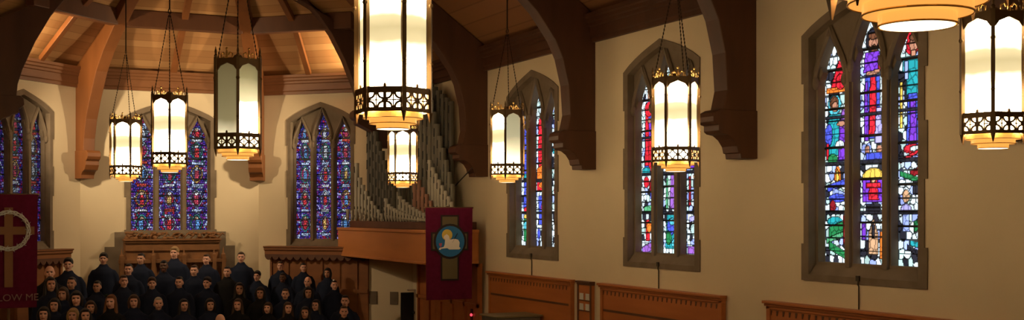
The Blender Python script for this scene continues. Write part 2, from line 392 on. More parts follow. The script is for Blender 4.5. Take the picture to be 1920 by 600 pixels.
W1 = [saint(.62,1.2,'w','te','bl','r')+[('bl','t',-.05,.1,.55,.3,.2),('lav','e',.1,.35,.2,.1),('r','e',0,.06,.3,.05),('y','e',0,-.06,.3,.04),('g','t',0,-.5,-.1,.3,.3),('tq','e',-.1,-.22,.25,.07),('pu','e',.3,.25,.15,.1)],
      saint(.62,1.25,'w','r','r','bl')+[('r','t',0,.9,1.5,.4,.34),('o','q',-.5,.58,.5,.82,.3),('r','q',-.5,.38,.5,.53),('o','e',0,.48,.3,.05),('w','e',0,.3,.3,.07),('bl','t',-.1,-.2,.3,.22,.2),('mg','e',.1,.1,.2,.06),('lav','t',.2,-.5,-.05,.2,.12),('bl','e',-.3,-.35,.15,.1)],
      saint(.62,1.2,'y','r','pu','te')+[('bl','e',0,1.5,.4,.15),('r','t',.1,.6,1.25,.36,.3),('te','q',-.5,1.0,.5,1.12),('p','e',0,.62,.4,.1),('o','t',.1,.08,.4,.25,.2),('r','e',-.2,.38,.2,.07),('dr','e',.1,-.1,.3,.06),('r','e',0,-.3,.2,.05),('k','q',-.5,-.5,.2,-.4)]]
def mosaic(seed):
    def d(X, Z, SX, SZ, rng, I):
        W = .42; n = I.max()+1
        pal = np.array([(.05,.03,.34),(.10,.035,.36),(.20,.03,.30),(.03,.03,.15),(.30,.015,.05),(.07,.09,.45),(.26,.05,.22),(.45,.55,.80),(.03,.10,.12)])
        pr = np.array([.17,.16,.12,.15,.13,.08,.05,.11,.03]); pick = rng.choice(len(pal), n, p=pr)
        col = pal[pick[I]].copy(); sid = np.zeros(X.shape, int)
        r = random.Random(seed)
        for k, zc in enumerate((-.22, .32, .86, 1.36, 1.76)):
            rz = .20 if k < 4 else .13
            t = np.abs(X/(.33*W))**1.5 + np.abs((Z-zc)/rz)**1.5
            m = (t < 1.0) & (t > .72); c = r.choice([(.45,.6,.8),(.05,.3,.3),(.15,.2,.6),(.6,.35,.1)]); col[m] = c; sid[m] = 1+k*8
            m = t <= .72; c = r.choice([(.12,.02,.05),(.05,.04,.25),(.35,.02,.05),(.03,.08,.12)])
            col[m] = col[m]*.3+np.array(c)*.7; sid[m] = 2+k*8
            bc = r.choice([(.80,.05,.07),(.70,.75,.85),(.15,.40,.85),(.60,.06,.12),(.8,.5,.15)])
            m = (np.abs(X-r.uniform(-.02,.02)) < .045) & (np.abs(Z-zc+.03) < rz*.52); col[m] = bc; sid[m] = 3+k*8
            m = np.hypot(X, (Z-zc-rz*.55)) < .038; col[m] = r.choice([(.9,.9,.95),(.75,.5,.35),(.6,.75,.95)]); sid[m] = 4+k*8
            m = (np.abs(Z-zc+rz*1.28) < .03) & (np.abs(X) < .11); col[m] = r.choice([(.5,.65,.95),(.75,.8,.9),(.7,.08,.06)]); sid[m] = 5+k*8
        m = np.abs(X) > .165; g = rng.uniform(0, 1, n)[I]; m2 = m & (g > .72); col[m2] = (.28,.25,.62)
        return col, sid
    return d
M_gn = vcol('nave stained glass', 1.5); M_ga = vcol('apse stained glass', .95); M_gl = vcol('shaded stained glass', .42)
LX = (-.58, 0, .58); LHW = .232; LTOP = (2.06, 2.27, 2.06)
def window(n, loc, rz, designs, M, cell, leadw, seed, sx=1):
    root = struct(empty('window_%d' % n, (loc[0], loc[1], E), rz)); root.scale.x = sx
    q = [(.93,-.70),(.93,-.774),(-.93,-.774)]
    out = [(-.97,-.774),(.97,-.774),(.97,-.35),(.93,-.35),(.93,.35),(.97,.35),(.97,.95),(.93,.95),(.93,1.5),(.97,1.5),(.97,2.06)]
    arch = [(x*1.03, z+.02) for x, z in WIN_OUT[3:-1]]
    out = out + arch + [(-x, z) for x, z in out[2:][::-1]]
    inn = outline(.845, -.70, 2.02, 2.33)
    b = B(); b.plate(out, [inn], -.015, .10); b.build('surround', M_stone, root)
    b = B(); b.plate(outline(.86, -.72, 2.03, 2.35), [lancet(c, LHW, -.56, 1.50 if k != 1 else 1.66, LTOP[k]) for k, c in enumerate(LX)], .10, .20)
    for k, c in enumerate(LX):                 # moulded hoods over the lancet heads
        hd = lancet(c, LHW+.028, 1.5, 1.50 if k != 1 else 1.66, LTOP[k]+.05)[2:]
        hd = [(c+LHW+.03, 1.46)] + hd + [(c-LHW-.03, 1.46)]
        b.tube([(x, .085, z) for x, z in hd], .036, 6)
        for s in (-1, 1): b.ball((c+s*(LHW+.01), .075, 1.50 + (.14 if k == 1 else 0)), (.045,.045,.08), 8, 6)
        for s in (-1, 1):                      # cusps
            zz = (1.50 if k != 1 else 1.66)+.12
            b.plate([(c+s*LHW, zz-.14), (c+s*(LHW-.07), zz), (c+s*(LHW-.02), zz+.13)][::(1 if s < 0 else 1)], (), .11, .19)
    b.build('tracery', M_stone, root)
    for c in (-.29, .29):
        b = B(); b.plate([(c-.036,-.60),(c+.036,-.60),(c+.036,1.62),(c-.036,1.62)], (), .06, .1005); b.build('mullion', M_stone, root)
    b = B(); b.add([(-.845,-.0,-.70),(.845,-.0,-.70),(.845,.10,-.585),(-.845,.10,-.585),(-.845,.10,-.71),(.845,.10,-.71)], [(0,1,2,3),(0,4,5,1),(1,5,2),(0,3,4)])
    b.build('sill', M_stone, root)
    for k, c in enumerate(LX):
        me = glass_mesh(.48, -.58, LTOP[k]+.04, designs[k], seed+k, M, cell, .32, leadw, soft=cell[0] > .06)
        g = bpy.data.objects.new('glass', me); COL.objects.link(g); g.parent = root; g.location = (c, .215, 0)
        b = B()
        for j in range(1, 6):
            z = -.58 + (LTOP[k]+.6)*j/6.; b.box((c-.225, .19, z-.012), (c+.225, .212, z+.012))
        b.build('saddle_bars', M_black, root)
    return root
def full(L): return [shapes_design(s+BAR) for s in L]
for n, (y, d) in enumerate(zip(WY, (W1, W2, W3))):
    window(n+1, (XR, y), -math.pi/2, full(d), M_gn, (.082,.095), .15, 10+n*5)
def on_facet(p, d, s): v = Vector(p) + Vector(d)*s; return (v.x, v.y)
s2 = math.sqrt(.5)
window(4, (4.43, YC), 0, [mosaic(i) for i in (1,2,3)], M_ga, (.048,.052), .26, 40)
window(5, on_facet(CR, (s2,-s2), 1.55), -math.pi/4, [mosaic(i) for i in (4,5,6)], M_ga, (.048,.052), .26, 50, .87)
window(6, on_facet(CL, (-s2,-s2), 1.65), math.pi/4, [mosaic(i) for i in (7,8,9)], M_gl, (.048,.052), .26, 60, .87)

# stepped stone facing below the middle apse window
b = B()
cx = 4.43
b.plate([(-1.37,0),(1.37,0),(1.37,E-.71),(1.17,E-.71),(1.17,E-.40),(.97,E-.40),(.97,E-.36),(-.97,E-.36),(-.97,E-.40),(-1.17,E-.40),(-1.17,E-.71),(-1.37,E-.71)], (), -.03, 0)
o = struct(b.build('trim_5', M_stone)); o.location = (cx, YC-.016, 0)

# ------------------------------------------------------------------ roof timbers
def xz(pts): return [(x, E+z) for x, z in pts]
NAVE_IN = [(8.50,1.25),(8.56,1.5),(8.53,1.95),(8.43,2.35),(8.3,2.62),(8.0,3.02),(7.5,3.5),(6.8,4.05),(5.9,4.55),(XC,4.95)]
NAVE_CORB = [(XR,.67),(XR,1.26),(8.44,1.26),(8.36,1.22),(8.34,1.17),(8.34,1.11),(8.38,1.08),(8.42,1.07),(8.42,1.0),(8.46,.97),(8.55,.955),(8.63,.90),(8.69,.82),(8.71,.74),(8.74,.735),(8.75,.67)]
where = {19.59: 'right of the organ pipes', 15.63: 'between far and middle nave windows', 11.67: 'between middle and rightmost nave windows', 7.5: 'behind the rightmost lantern'}
for y in (19.59, 15.63, 11.67, 7.5):
    r = tag(empty('roof_truss', (XR, y, E+.67)), 'dark oak arched roof truss ' + where[y], 'roof truss', 'oak roof trusses of the nave')
    off = Matrix.Translation((-XR, 0, -(E+.67)))
    b = B(); poly = NAVE_IN + [(XC, ZE+PITCH*HW-.02), (XR, ZE-.02), (XR, 1.24)]
    b.plate(xz(poly)[::-1], (), 0, .28, M=off); b.build('arch', M_nave, r, bevel=.012)
    b = B(); b.plate(xz(NAVE_CORB)[::-1], (), -.02, .30, M=off); b.build('corbel', M_nave, r, bevel=.008)
def roofz(x, y):
    return ZE + PITCH*min(XR-x, x-XL, YC-y, (CR.x+CR.y-(x+y))*s2, (CL.y-CL.x-(y-x))*s2)
YT = 23.12
CH_IN = [(7.72,2.12),(7.70,2.35),(7.62,2.62),(7.40,3.15),(7.13,3.65),(6.86,4.02),(6.59,4.30)]
CH_CORB = [(XR,1.36),(XR,2.14),(7.66,2.14),(7.60,2.09),(7.59,1.98),(7.64,1.93),(7.68,1.92),(7.68,1.84),(7.78,1.80),(7.95,1.72),(8.08,1.60),(8.16,1.48),(8.2,1.36)]
for side, lab in ((1, 'dark oak arched brace of the chancel arch beside the organ pipes'), (-1, 'dark oak arched brace of the chancel arch at the far left by the apse')):
    r = tag(empty('arch_brace', (XC, YT, E)), lab, 'arch brace', 'oak braces of the chancel arch')
    def mir(P): return [((x-XC)*side, z) for x, z in P]
    top = [(x, roofz(x, YT+.28)-.03) for x in (6.45, 7.0, 7.6, 8.2, 8.8, XR)]
    poly = mir(CH_IN + top + [(XR, 2.1)])
    b = B(); b.plate(poly, (), 0, .28); b.build('arch', M_nave, r, bevel=.012)
    b = B(); b.plate(mir(CH_CORB), (), -.02, .30); b.build('corbel', M_nave, r, bevel=.008)
RIB_IN = [(.36,1.28),(.38,1.55),(.47,1.95),(.62,2.34),(.88,2.9),(1.15,3.28),(1.5,3.66),(2.0,4.16),(3.0,4.9),(4.2,5.45),(4.75,5.6)]
RIB_CORB = [(0,.72),(.30,.72),(.31,.80),(.36,.86),(.45,.90),(.50,1.0),(.50,1.08),(.55,1.12),(.58,1.17),(.58,1.25),(.52,1.30),(0,1.30)]
for c, lab in ((CL, 'left oak vault rib of the apse, rising from a corbel beside the middle window'), (CR, 'right oak vault rib of the apse, behind the dim lantern')):
    d = Vector((XC, YA)) - c; ang = math.atan2(d.y, d.x)
    r = tag(empty('vault_rib', (c.x, c.y, E), ang), lab, 'vault rib', 'oak vault ribs of the apse')
    poly = RIB_IN + [(4.75, ZE+PITCH*.924*4.75-.02), (0.0, ZE-.02), (0, 1.28)]
    b = B(); b.plate(poly, (), -.13, .13); b.build('arch', M_rib, r, bevel=.012)
    b = B(); b.plate(RIB_CORB, (), -.15, .15); b.build('corbel', M_rib, r, bevel=.008)
fac = [('middle', (XC, YC), 0), ('right', tuple((CR+SR)/2), -math.pi/4), ('left', tuple((CL+SL)/2), math.pi/4)]
for nm, c, rz in fac:
    d = 1.4; hl = (HW-d)*math.tan(math.pi/8)-.12
    b = B(); b.box((-hl, -d-.1, 3.76), (hl, -d+.1, 4.0+.10)); o = b.build('purlin', M_dark, None, bevel=.015)
    o.location = (c[0], c[1], E); o.rotation_euler = (0, 0, rz)
    tag(o, 'horizontal oak purlin across the %s panel of the apse vault' % nm, 'purlin', 'purlins of the apse vault')
    x0, x1, x2 = {'middle': (0, 0, 0), 'right': (-.55, -.20, -.05), 'left': (.55, .20, .05)}[nm]
    b = B(); p = [(-.16, ZE+.06), (-1.32, ZE+PITCH*1.32-.02), (-1.32, ZE+PITCH*1.32-.16), (-.16, ZE-.06)]
    b.plate(p, (), -.065, .065, M=Matrix.Rotation(math.pi/2, 4, 'Z'))
    q = [(-1.48, ZE+PITCH*1.48-.02), (-4.2, ZE+PITCH*4.2-.02), (-4.2, ZE+PITCH*4.2-.16), (-1.48, ZE+PITCH*1.48-.16)]
    b.plate(q, (), -.065, .065, M=Matrix.Rotation(math.pi/2, 4, 'Z'))
    b.v = [(x + (x0+(x1-x0)*(-y-.1)/1.3 if y > -1.4 else x1+(x2-x1)*(-y-1.4)/2.8), y, z) for x, y, z in b.v]
    o = b.build('rafter', M_rib, None, bevel=.01); o.location = (c[0], c[1], E); o.rotation_euler = (0, 0, rz)
    tag(o, 'slanting oak rafter up the %s vault panel of the apse' % nm, 'rafter', 'rafters of the apse vault')

# ------------------------------------------------------------------ lanterns
LR = .235; AP_ = LR*math.cos(math.pi/6)
def fret(wd, h):
    """pierced plate: two squares each with a four pointed star and four corner lights"""
    holes = []
    s = min(wd/2, h)-.012
    for cx in (-wd/4, wd/4):
        cz = h/2; a = s/2-.004; rr = a*.78; g = .0065
        star = []
        for k in range(4):
            t = math.radians(45+90*k)
            ccx, ccz = math.copysign(a, math.cos(t)), math.copysign(a, math.sin(t))
            base = t+math.pi
            for j in (-1, -.4, 0, .4, 1):
                u = base + j*math.radians(38); R_ = rr+g
                x, z = ccx+R_*math.cos(u), ccz+R_*math.sin(u)
                star.append((cx+x, cz+z))
            cr = [(cx+ccx, cz+ccz)]
            for j in (-1, -.35, .35, 1):
                u = base + j*math.radians(45); cr.append((cx+ccx+(rr-g)*math.cos(u), cz+ccz+(rr-g)*math.sin(u)))
            holes.append(cr)
        holes.append(star)
    return holes
def make_lantern():
    root = empty('hanging_lantern')
    wd = LR-.03
    fr = B()
    for k in range(6):
        a = math.radians(60*k+30); x, y = LR*math.cos(a), LR*math.sin(a)
        T = Matrix.Translation((x, y, 0)) @ Matrix.Rotation(a, 4, 'Z')
        fr.box((-.016,-.014,-.005), (.012,.014,.86), M=T)
        fr.lathe([(.003,-.065),(.017,-.004)], 4, M=T)
        fr.ball((.006,0,.66), .019, 8, 6, M=T); fr.ball((.006,0,.30), .016, 8, 6, M=T)
        fr.lathe([(.012,.86),(.017,.875),(.008,.89),(.012,.91),(.002,.96)], 8, M=T)
    for k in range(6):
        T = Matrix.Rotation(math.radians(60*k)+math.pi/2, 4, 'Z')
        hw = LR/2
        top = [(-hw+.005,.74),(-hw+.02,.74),(-hw+.045,.775),(0,.805),(hw-.045,.775),(hw-.02,.74),(hw-.005,.74),(hw-.005,.85),(-hw+.005,.85)]
        fr.plate(top, (), -AP_-.004, -AP_+.012, M=T)
        fr.box((-hw,-AP_-.008,.128), (hw,-AP_+.008,.146), M=T)
    fr.build('frame', M_bronze, root)
    g0 = None
    for k in range(6):
        T = math.radians(60*k)+math.pi/2
        b = B(); hw = LR/2-.012
        b.plate([(-hw,.004),(hw,.004),(hw,.76),(hw-.03,.78),(0,.81),(-hw+.03,.78),(-hw,.76)], (), -AP_+.020, -AP_+.026)
        g = b.build('glass_panel', M_lit, root); g.rotation_euler = (0, 0, T)
        b = B(); b.plate([(-LR/2,-.004),(LR/2,-.004),(LR/2,.132),(-LR/2,.132)], [[(x, z+.0) for x, z in h] for h in fret(LR-.02, .128)], -AP_-.006, -AP_+.006)
        b.ball((0,-AP_-.002,.15), (.012,.008,.02), 6, 5)
        f = b.build('fret_band', M_bronze, root); f.rotation_euler = (0, 0, T)
        b = B()
        for s in (-1, 1): b.tube([(s*.055,-AP_,.85),(s*.06,-AP_,.885),(s*.035,-AP_,.90),(s*.02,-AP_,.875)], .007, 6)
        b.tube([(0,-AP_,.845),(0,-AP_,.93)], [.014,.006], 6); b.ball((0,-AP_,.935), .013, 6, 5)
        c = b.build('crest', M_gilt, root, smooth=True); c.rotation_euler = (0, 0, T)
    b = B(); b.lathe([(AP_-.02,-.006),(AP_-.02,.002)], 24); b.build('floor_plate', M_gilt, root)
    prof = [(.188,-.006),(.188,-.036)]
    b = B(); b.lathe([(.186,-.006),(.186,-.036),(.148,-.037),(.148,-.068),(.105,-.069),(.105,-.098)], 36)
    b.build('base', M_amber, root)
    b = B()
    for R_, z in ((.187,-.036),(.149,-.068),(.106,-.099)):
        ring = [(R_*math.cos(t*math.pi/18), R_*math.sin(t*math.pi/18), z) for t in range(37)]
        b.tube(ring, .003, 5)
    b.build('base_rim', M_gilt, root)
    b = B(); b.lathe([(.10,-.1005),(.10,-.0985)], 24); b.build('diffuser', M_diff, root)
    b = B(); b.lathe([(AP_-.02,.835),(AP_-.02,.85),(.05,.87),(.03,.9)], 6); b.build('cap', M_bronze, root)
    return root
def hang(root, length):
    for k in range(3):
        a = math.radians(120*k+30); b = B()
        p = Vector((LR*.92*math.cos(a), LR*.92*math.sin(a), .87)); q = Vector((.012*math.cos(a), .012*math.sin(a), 1.86))
        n = 26
        b.tube([p, q], .0035, 5)
        for i in range(n):                      # links
            c = p.lerp(q, (i+.5)/n); b.ball(tuple(c), (.0075,.0075,.015), 5, 4)
        b.build('chain', M_wire, root)
    b = B(); ring = [(.03*math.cos(t*math.pi/8), 0, 1.90+.03*math.sin(t*math.pi/8)) for t in range(17)]
    b.tube(ring, .006, 5); b.build('ring', M_wire, root)
    b = B(); b.tube([(0,0,1.93),(0,0,length)], .009, 6); b.lathe([(.06,length-.02),(.06,length)], 10); b.build('rod', M_wire, root)
# pixel x, pixel y of the band bottom, depth, face angle (deg, + turns the front face to the viewer's left)
LAN = [(236, 328, 18.1, 14, 'lantern nearest the left vault rib, lowest and farthest of the left row'),
       (318, 308, 14.6, 30, 'lantern in front of the middle apse window, two lit faces showing'),
       (446, 280, 11.2, 30, 'mostly unlit lantern with dull green glass before the right vault rib'),
       (737, 212, 7.33, 14, 'large bright lantern in front of the organ pipes, cut by the top edge'),
       (755, 340, 19.1, 0, 'small far lantern under the large bright lantern, before the organ pipes'),
       (951, 328, 15.5, -24, 'lantern covering the left side of the nave window nearest the organ'),
       (1267, 303, 11.97, -6, 'lantern in front of the middle nave window'),
       (1720, -19, 3.25, 10, 'close lantern at the top edge with only its tiered amber base showing'),
       (1862, 252, 8.35, 30, 'bright lantern at the far right before a roof truss')]
proto = make_lantern()
for i, (px, py, zc, fa, lab) in enumerate(LAN):
    o = proto if i == 0 else copy_tree(proto)
    p = at_zc(px, py, zc); o.location = p
    toward = math.atan2(-p.y, -p.x)
    o.rotation_euler = (0, 0, toward - math.radians(fa))
    tag(o, 'bronze hexagonal ' + lab, 'lantern', 'hanging lanterns')
    x = p.x; ceil = E + roofz(x, min(p.y, YC-.3)) if p.y > YO else E+ZE+PITCH*min(XR-x, x-XL)
    hang(o, ceil - p.z - .01)
    if i in (3, 7, 8):
        for c in kids(o):
            if c.name.startswith('glass_panel'): c.data = c.data.copy(); c.data.materials[0] = M_lit_near
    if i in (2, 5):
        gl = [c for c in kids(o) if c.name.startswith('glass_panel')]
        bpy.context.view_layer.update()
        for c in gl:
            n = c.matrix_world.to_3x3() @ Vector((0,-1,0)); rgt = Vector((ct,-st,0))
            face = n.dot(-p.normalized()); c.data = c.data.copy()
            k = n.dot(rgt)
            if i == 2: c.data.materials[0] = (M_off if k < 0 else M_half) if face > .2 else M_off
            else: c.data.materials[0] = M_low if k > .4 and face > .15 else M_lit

# ------------------------------------------------------------------ organ, balcony
BX = 7.73
b = B()
def planpoly(b, pts, z0, z1, mat=0):
    n = len(pts); b.add([(x, y, z0) for x, y in pts] + [(x, y, z1) for x, y in pts],
        [tuple(range(n))[::-1], tuple(range(n, 2*n))] + [(i, (i+1) % n, (i+1) % n+n, i+n) for i in range(n)], mat)
plan = [(BX,19.49),(8.5,19.52),(8.80,19.58),(8.93,19.93),(8.99,19.96),(8.99,YO-.02),(BX,32.38-BX)]
root = tag(empty('organ_balcony', (BX, 19.49, E-.9)), 'plain oak organ balcony projecting from the wall under the pipes', 'balcony')
off = (-BX, -19.49, -(E-.9))
def shift(b): b.v = [(x+off[0], y+off[1], z+off[2]) for x, y, z in b.v]; return b
inset = [(BX+.10,19.6),(8.8,19.66),(8.97,YO-.02),(BX+.10,32.3-BX-.1)]
b = B(); planpoly(b, plan, E-.89, E-.36); shift(b).build('parapet', M_balc, root, bevel=.01)
b = B(); planpoly(b, [(BX-.03,19.46),(8.52,19.49),(8.81,19.55),(8.95,19.95),(8.99,19.96),(8.99,YO-.02),(BX-.03,32.38-BX)], E-.36, E-.30); shift(b).build('rail', M_balc, root, bevel=.01)
b = B(); planpoly(b, [(BX-.015,19.475),(8.51,19.505),(8.805,19.565),(8.94,19.94),(8.99,19.96),(8.99,YO-.02),(BX-.015,32.38-BX)], E-.92, E-.87); shift(b).build('base_moulding', M_balc, root, bevel=.01)

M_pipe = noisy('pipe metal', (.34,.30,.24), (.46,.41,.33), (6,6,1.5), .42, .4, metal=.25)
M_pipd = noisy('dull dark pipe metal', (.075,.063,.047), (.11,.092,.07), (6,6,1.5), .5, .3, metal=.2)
M_pipm = noisy('medium dark pipe metal', (.14,.12,.088), (.19,.16,.12), (6,6,1.5), .45, .4, metal=.2)  # darker metal tone for tall rear ranks
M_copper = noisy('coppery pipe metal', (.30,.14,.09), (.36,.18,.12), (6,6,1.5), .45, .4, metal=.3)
org = tag(empty('pipe_organ', (8.3, 21.8, E-.30)), 'pipe organ with slanting ranks of grey metal pipes above the oak balcony', 'organ')
OX = Vector((8.3, 21.8, E-.30))
b = B(); planpoly(b, [(BX+.12-OX.x,19.75-OX.y),(8.85-OX.x,19.75-OX.y),(8.85-OX.x,23.2-OX.y),(BX+.12-OX.x,24.2-OX.y)], 0.0, .14); b.build('wind_chest', M_dark, org, bevel=.01)
def pipe_mesh(L, r, M, slots):
    b = B(); foot = min(.22, L*.3)
    b.lathe([(r*.25,0),(r,foot),(r,foot+.02)], 12)
    b.lathe([(r,foot+.02),(r,L)], 12)
    T = Matrix.Rotation(math.radians(-112), 4, 'Z')
    def cut(z, h):
        if z-h < .05: return
        b.box((-r*.62,-r*1.06,z-h), (r*.62,-r*.55,z), 1)
        b.box((-r*.8,-r*1.14,z-h-.012), (r*.8,-r*.7,z-h), 0)
    cut(foot+.02+r*1.3, r*1.1)
    for k in range(slots): cut(L-r*1.4-k*.34, r*2.6)
    b.lathe([(r*.86,L-.004),(r*.86,L+.002)], 12, 1)
    b.v = [tuple(T @ Vector(v)) for v in b.v]
    return b.mesh('pipe', [M, M_black])
RANKS = [  # x0, x1, top y0, top y1, plane X, count, radius, material, sag, slots
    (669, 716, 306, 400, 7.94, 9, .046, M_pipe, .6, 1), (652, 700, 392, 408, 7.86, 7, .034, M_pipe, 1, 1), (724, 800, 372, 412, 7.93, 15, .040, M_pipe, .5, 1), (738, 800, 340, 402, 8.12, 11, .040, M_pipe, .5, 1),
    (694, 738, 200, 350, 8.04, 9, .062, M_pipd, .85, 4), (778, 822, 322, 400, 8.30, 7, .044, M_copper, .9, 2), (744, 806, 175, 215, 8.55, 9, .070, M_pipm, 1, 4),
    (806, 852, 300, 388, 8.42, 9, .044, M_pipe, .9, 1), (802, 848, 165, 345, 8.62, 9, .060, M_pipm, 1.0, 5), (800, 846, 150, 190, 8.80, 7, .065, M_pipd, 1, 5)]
for (x0, x1, y0, y1, X, n, r, M, sag, slots) in RANKS:
    for i in range(n):
        t = i/(n-1); px = x0+(x1-x0)*t; py = y0+(y1-y0)*t**sag
        p = at_X(px, py, X)
        if p.x+p.y > 32.15: p = at_Y(px, py, 32.15/(1+math.tan(phi(px))))
        if p.y < 19.85: p = at_Y(px, py, 19.85)
        L = p.z-(E-.16)
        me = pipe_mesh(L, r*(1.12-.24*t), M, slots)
        o = bpy.data.objects.new('pipe', me); COL.objects.link(o); o.parent = org
        o.location = (p.x-OX.x, p.y-OX.y, .14)
# oak panelling and door below the balcony
b = B(); b.box((8.90, 19.75, 0), (8.96, 22.9, E-.93))
for k in range(6): b.box((8.86, 19.75+k*.6, 0), (8.90, 19.83+k*.6, E-.94))
b.box((8.86,19.75,E-1.0), (8.90,22.9,E-.94)); b.box((8.86,19.75,E-1.75), (8.90,22.9,E-1.68))
tag(b.build('wall_panelling', M_panel), 'oak wall panelling in the shade under the organ balcony', 'panelling')
dr = struct(empty('door_1', tuple(at_Y(752, 600, 22.0))[:2] + (0,), math.radians(-8)))
b = B(); b.box((0,0,.6), (.26,.045,E-1.58)); b.build('door_leaf', M_black, dr)
b = B(); b.box((.13,-.004,E-1.55), (.30,.05,E-1.52)); b.box((.265,-.006,.6), (.30,.05,E-1.55)); b.build('door_light_strip', mat('pale light strip', (.62,.52,.38), .6), dr)  # pale colour stands in for the strip of light at the open door
b = B(); b.lathe([(.02,0),(.02,.05)], 8, M=Matrix.Translation((.24,0,E-1.98)) @ Matrix.Rotation(math.pi/2, 4, 'X')); b.ball((.24,-.06,E-1.98), .03, 8, 6); b.build('door_knob', M_black, dr)
for k, s in enumerate((2.83, 3.32)):
    b = B(); b.box((-.09,-.02,E-1.95), (.09,0,E-1.68)); o = b.build('trim_%d' % (6+k), M_stone); struct(o)
    q = on_facet(CR, (s2,-s2), s); o.location = (q[0], q[1], 0); o.rotation_euler = (0,0,-math.pi/4)
b = B(); p, q = at_X(886, 314, 8.62), at_X(849, 353, 8.9); b.tube([p, q], .012, 8); b.ball(tuple(q), .03, 8, 6)
tag(b.build('stay_rod', M_wire), 'thin dark metal stay rod slanting down from the truss corbel by the organ', 'rod')

# ------------------------------------------------------------------ apse panelling with scalloped canopies, reredos
def canopy_panel(c, d, s0, s1, rz, lab):
    a = on_facet(c, d, s0); L = s1-s0
    r = tag(empty('choir_panelling', (a[0], a[1], 0), rz), lab, 'panelling', 'oak panelling of the apse')
    b = B(); b.box((.05,-.06,0), (L-.05,-.01,E-.9))
    k = .05
    while k < L-.06:
        b.box((k,-.09,0), (k+.05,-.06,E-.95)); k += .42
    b.box((.05,-.09,E-1.72), (L-.05,-.06,E-1.64)); b.build('panel', M_choir, r)
    b = B(); D = .30
    prof = [(-D,-.72),(-D,-.745),(-D+.03,-.76),(-D+.03,-.80),(-D+.07,-.83),(-D+.07,-.90),(-.01,-.90),(-.01,-.72)]
    n = len(prof); b.add([(x, y, E+z) for x in (0, L) for y, z in prof], [tuple(range(n)), tuple(range(n,2*n))[::-1]] + [(i, i+n, (i+1) % n+n, (i+1) % n) for i in range(n)])
    b.build('canopy', M_choir, r)
    b = B(); pts = [(0,E-.89)]; m = int(L/.17)
    for i in range(m):
        x0 = L*i/m; x1 = L*(i+1)/m
        for j in range(7):
            t = j/6.; pts.append((x0+(x1-x0)*t, E-.95-.075*abs(math.sin(math.pi*t))**.7))
    pts.append((L, E-.89))
    b.plate(pts[::-1], (), -D+.075, -D+.10); b.build('valance', M_dark, r)
    return r
canopy_panel(CR, (s2,-s2), .29, 2.78, -math.pi/4, 'oak panelling with scalloped canopy at right of the choir below the window')
a_ = on_facet(CL, (-s2,-s2), 0)
rl = canopy_panel(SL, (s2,s2), FL-2.85, FL-.55, math.pi/4, 'oak panelling with scalloped canopy behind the left banner')

rr = tag(empty('reredos', (4.43, YC-.05, 0)), 'carved oak reredos with foliage cresting below the middle apse window', 'reredos')
b = B(); b.box((-1.0,-.16,0), (1.0,-.02,E-.62)); b.build('back_panel', M_carved, rr)
b = B(); b.box((-1.0,-.24,E-.63), (1.0,-.02,E-.585)); b.box((-1.02,-.27,E-.585), (1.02,-.02,E-.545)); b.box((-.98,-.20,E-.80), (.98,-.12,E-.63)); b.build('cornice', M_carved, rr, bevel=.008)
rnd = random.Random(4)
b = B()
for i in range(95):
    x = rnd.uniform(-.97,.97); h = rnd.uniform(0,.125)
    b.ball((x, rnd.uniform(-.2,-.12), E-.535+h), (rnd.uniform(.03,.07), .035, rnd.uniform(.018,.038)), 7, 5, M=None)
for i in range(14):
    x = -.95+i*.146; b.tube([(x,-.17,E-.55),(x+.06,-.19,E-.48),(x+.11,-.17,E-.43),(x+.15,-.17,E-.47)], .016, 6)
b.build('cresting', M_carved, rr, smooth=True)
b = B(); b.box((-1.12,-.30,E-1.06), (1.12,-.16,E-.98)); b.box((-1.12,-.30,0), (1.12,-.16,E-1.5)); b.build('rail', M_carved, rr, bevel=.008)
for x in (-1.06,-.42,.22,.86,1.06):
    b = B(); b.box((x-.04,-.32,0), (x+.04,-.15,E-.92)); b.lathe([(.055,E-.92),(.058,E-.89),(.03,E-.86),(.002,E-.72)], 4, M=Matrix.Translation((x,-.24,0)) @ Matrix.Rotation(math.pi/4,4,'Z') ); b.build('post', M_carved, rr)
for j in range(20):
    x = -.98+j*.104
    if min(abs(x-q) for q in (-.42,.22,.86)) < .05: continue
    b = B(); b.lathe([(.018,E-1.5),(.026,E-1.35),(.014,E-1.25),(.018,E-1.06)], 8, M=Matrix.Translation((x,-.22,0))); b.build('baluster', M_carved, rr)

# ------------------------------------------------------------------ nave wainscot, hymn board, cables
def wainscot(y0, y1, lab):
    L = y0-y1; r = tag(empty('wall_panel', (XR, y0, 0), -math.pi/2), lab, 'wall panel', 'oak wall panels of the nave')
    b = B(); b.box((0,-.05,.3), (L,-.002,E-1.10)); b.build('panel', M_panel, r)
    b = B(); b.box((-.03,-.115,E-1.085), (L+.03,-.002,E-1.05)); b.box((-.02,-.09,E-1.115), (L+.02,-.002,E-1.085)); b.box((-.005,-.07,E-1.15), (L+.005,-.002,E-1.115)); b.build('cornice', M_panel, r, bevel=.006)
    b = B(); x = .06; 
    while x < L-.07:
        b.plate([(x,E-1.225),(x+.018,E-1.225),(x+.034,E-1.17),(x+.034,E-1.165),(x,E-1.165)], (), -.056, -.045); x += .115
    b.build('dentil_course', M_dark, r)
    b = B(); b.box((.07,-.054,E-1.475), (L-.07,-.045,E-1.44)); b.build('groove', M_dark, r)
    b = B(); b.box((0,-.07,.3),(.07,-.05,E-1.12)); b.box((L-.07,-.07,.3),(L,-.05,E-1.12)); b.build('rail', M_panel, r, bevel=.006)
wainscot(19.42, 16.30, 'oak wall panel below the nave window nearest the organ')
wainscot(15.38, 12.30, 'oak wall panel below the middle nave window')
wainscot(11.40, 7.9, 'oak wall panel below the largest, rightmost nave window')
hb = tag(empty('hymn_board', (XR, 16.10, E-1.74), -math.pi/2), 'narrow oak hymn board with pale cards between two wall panels', 'hymn board')
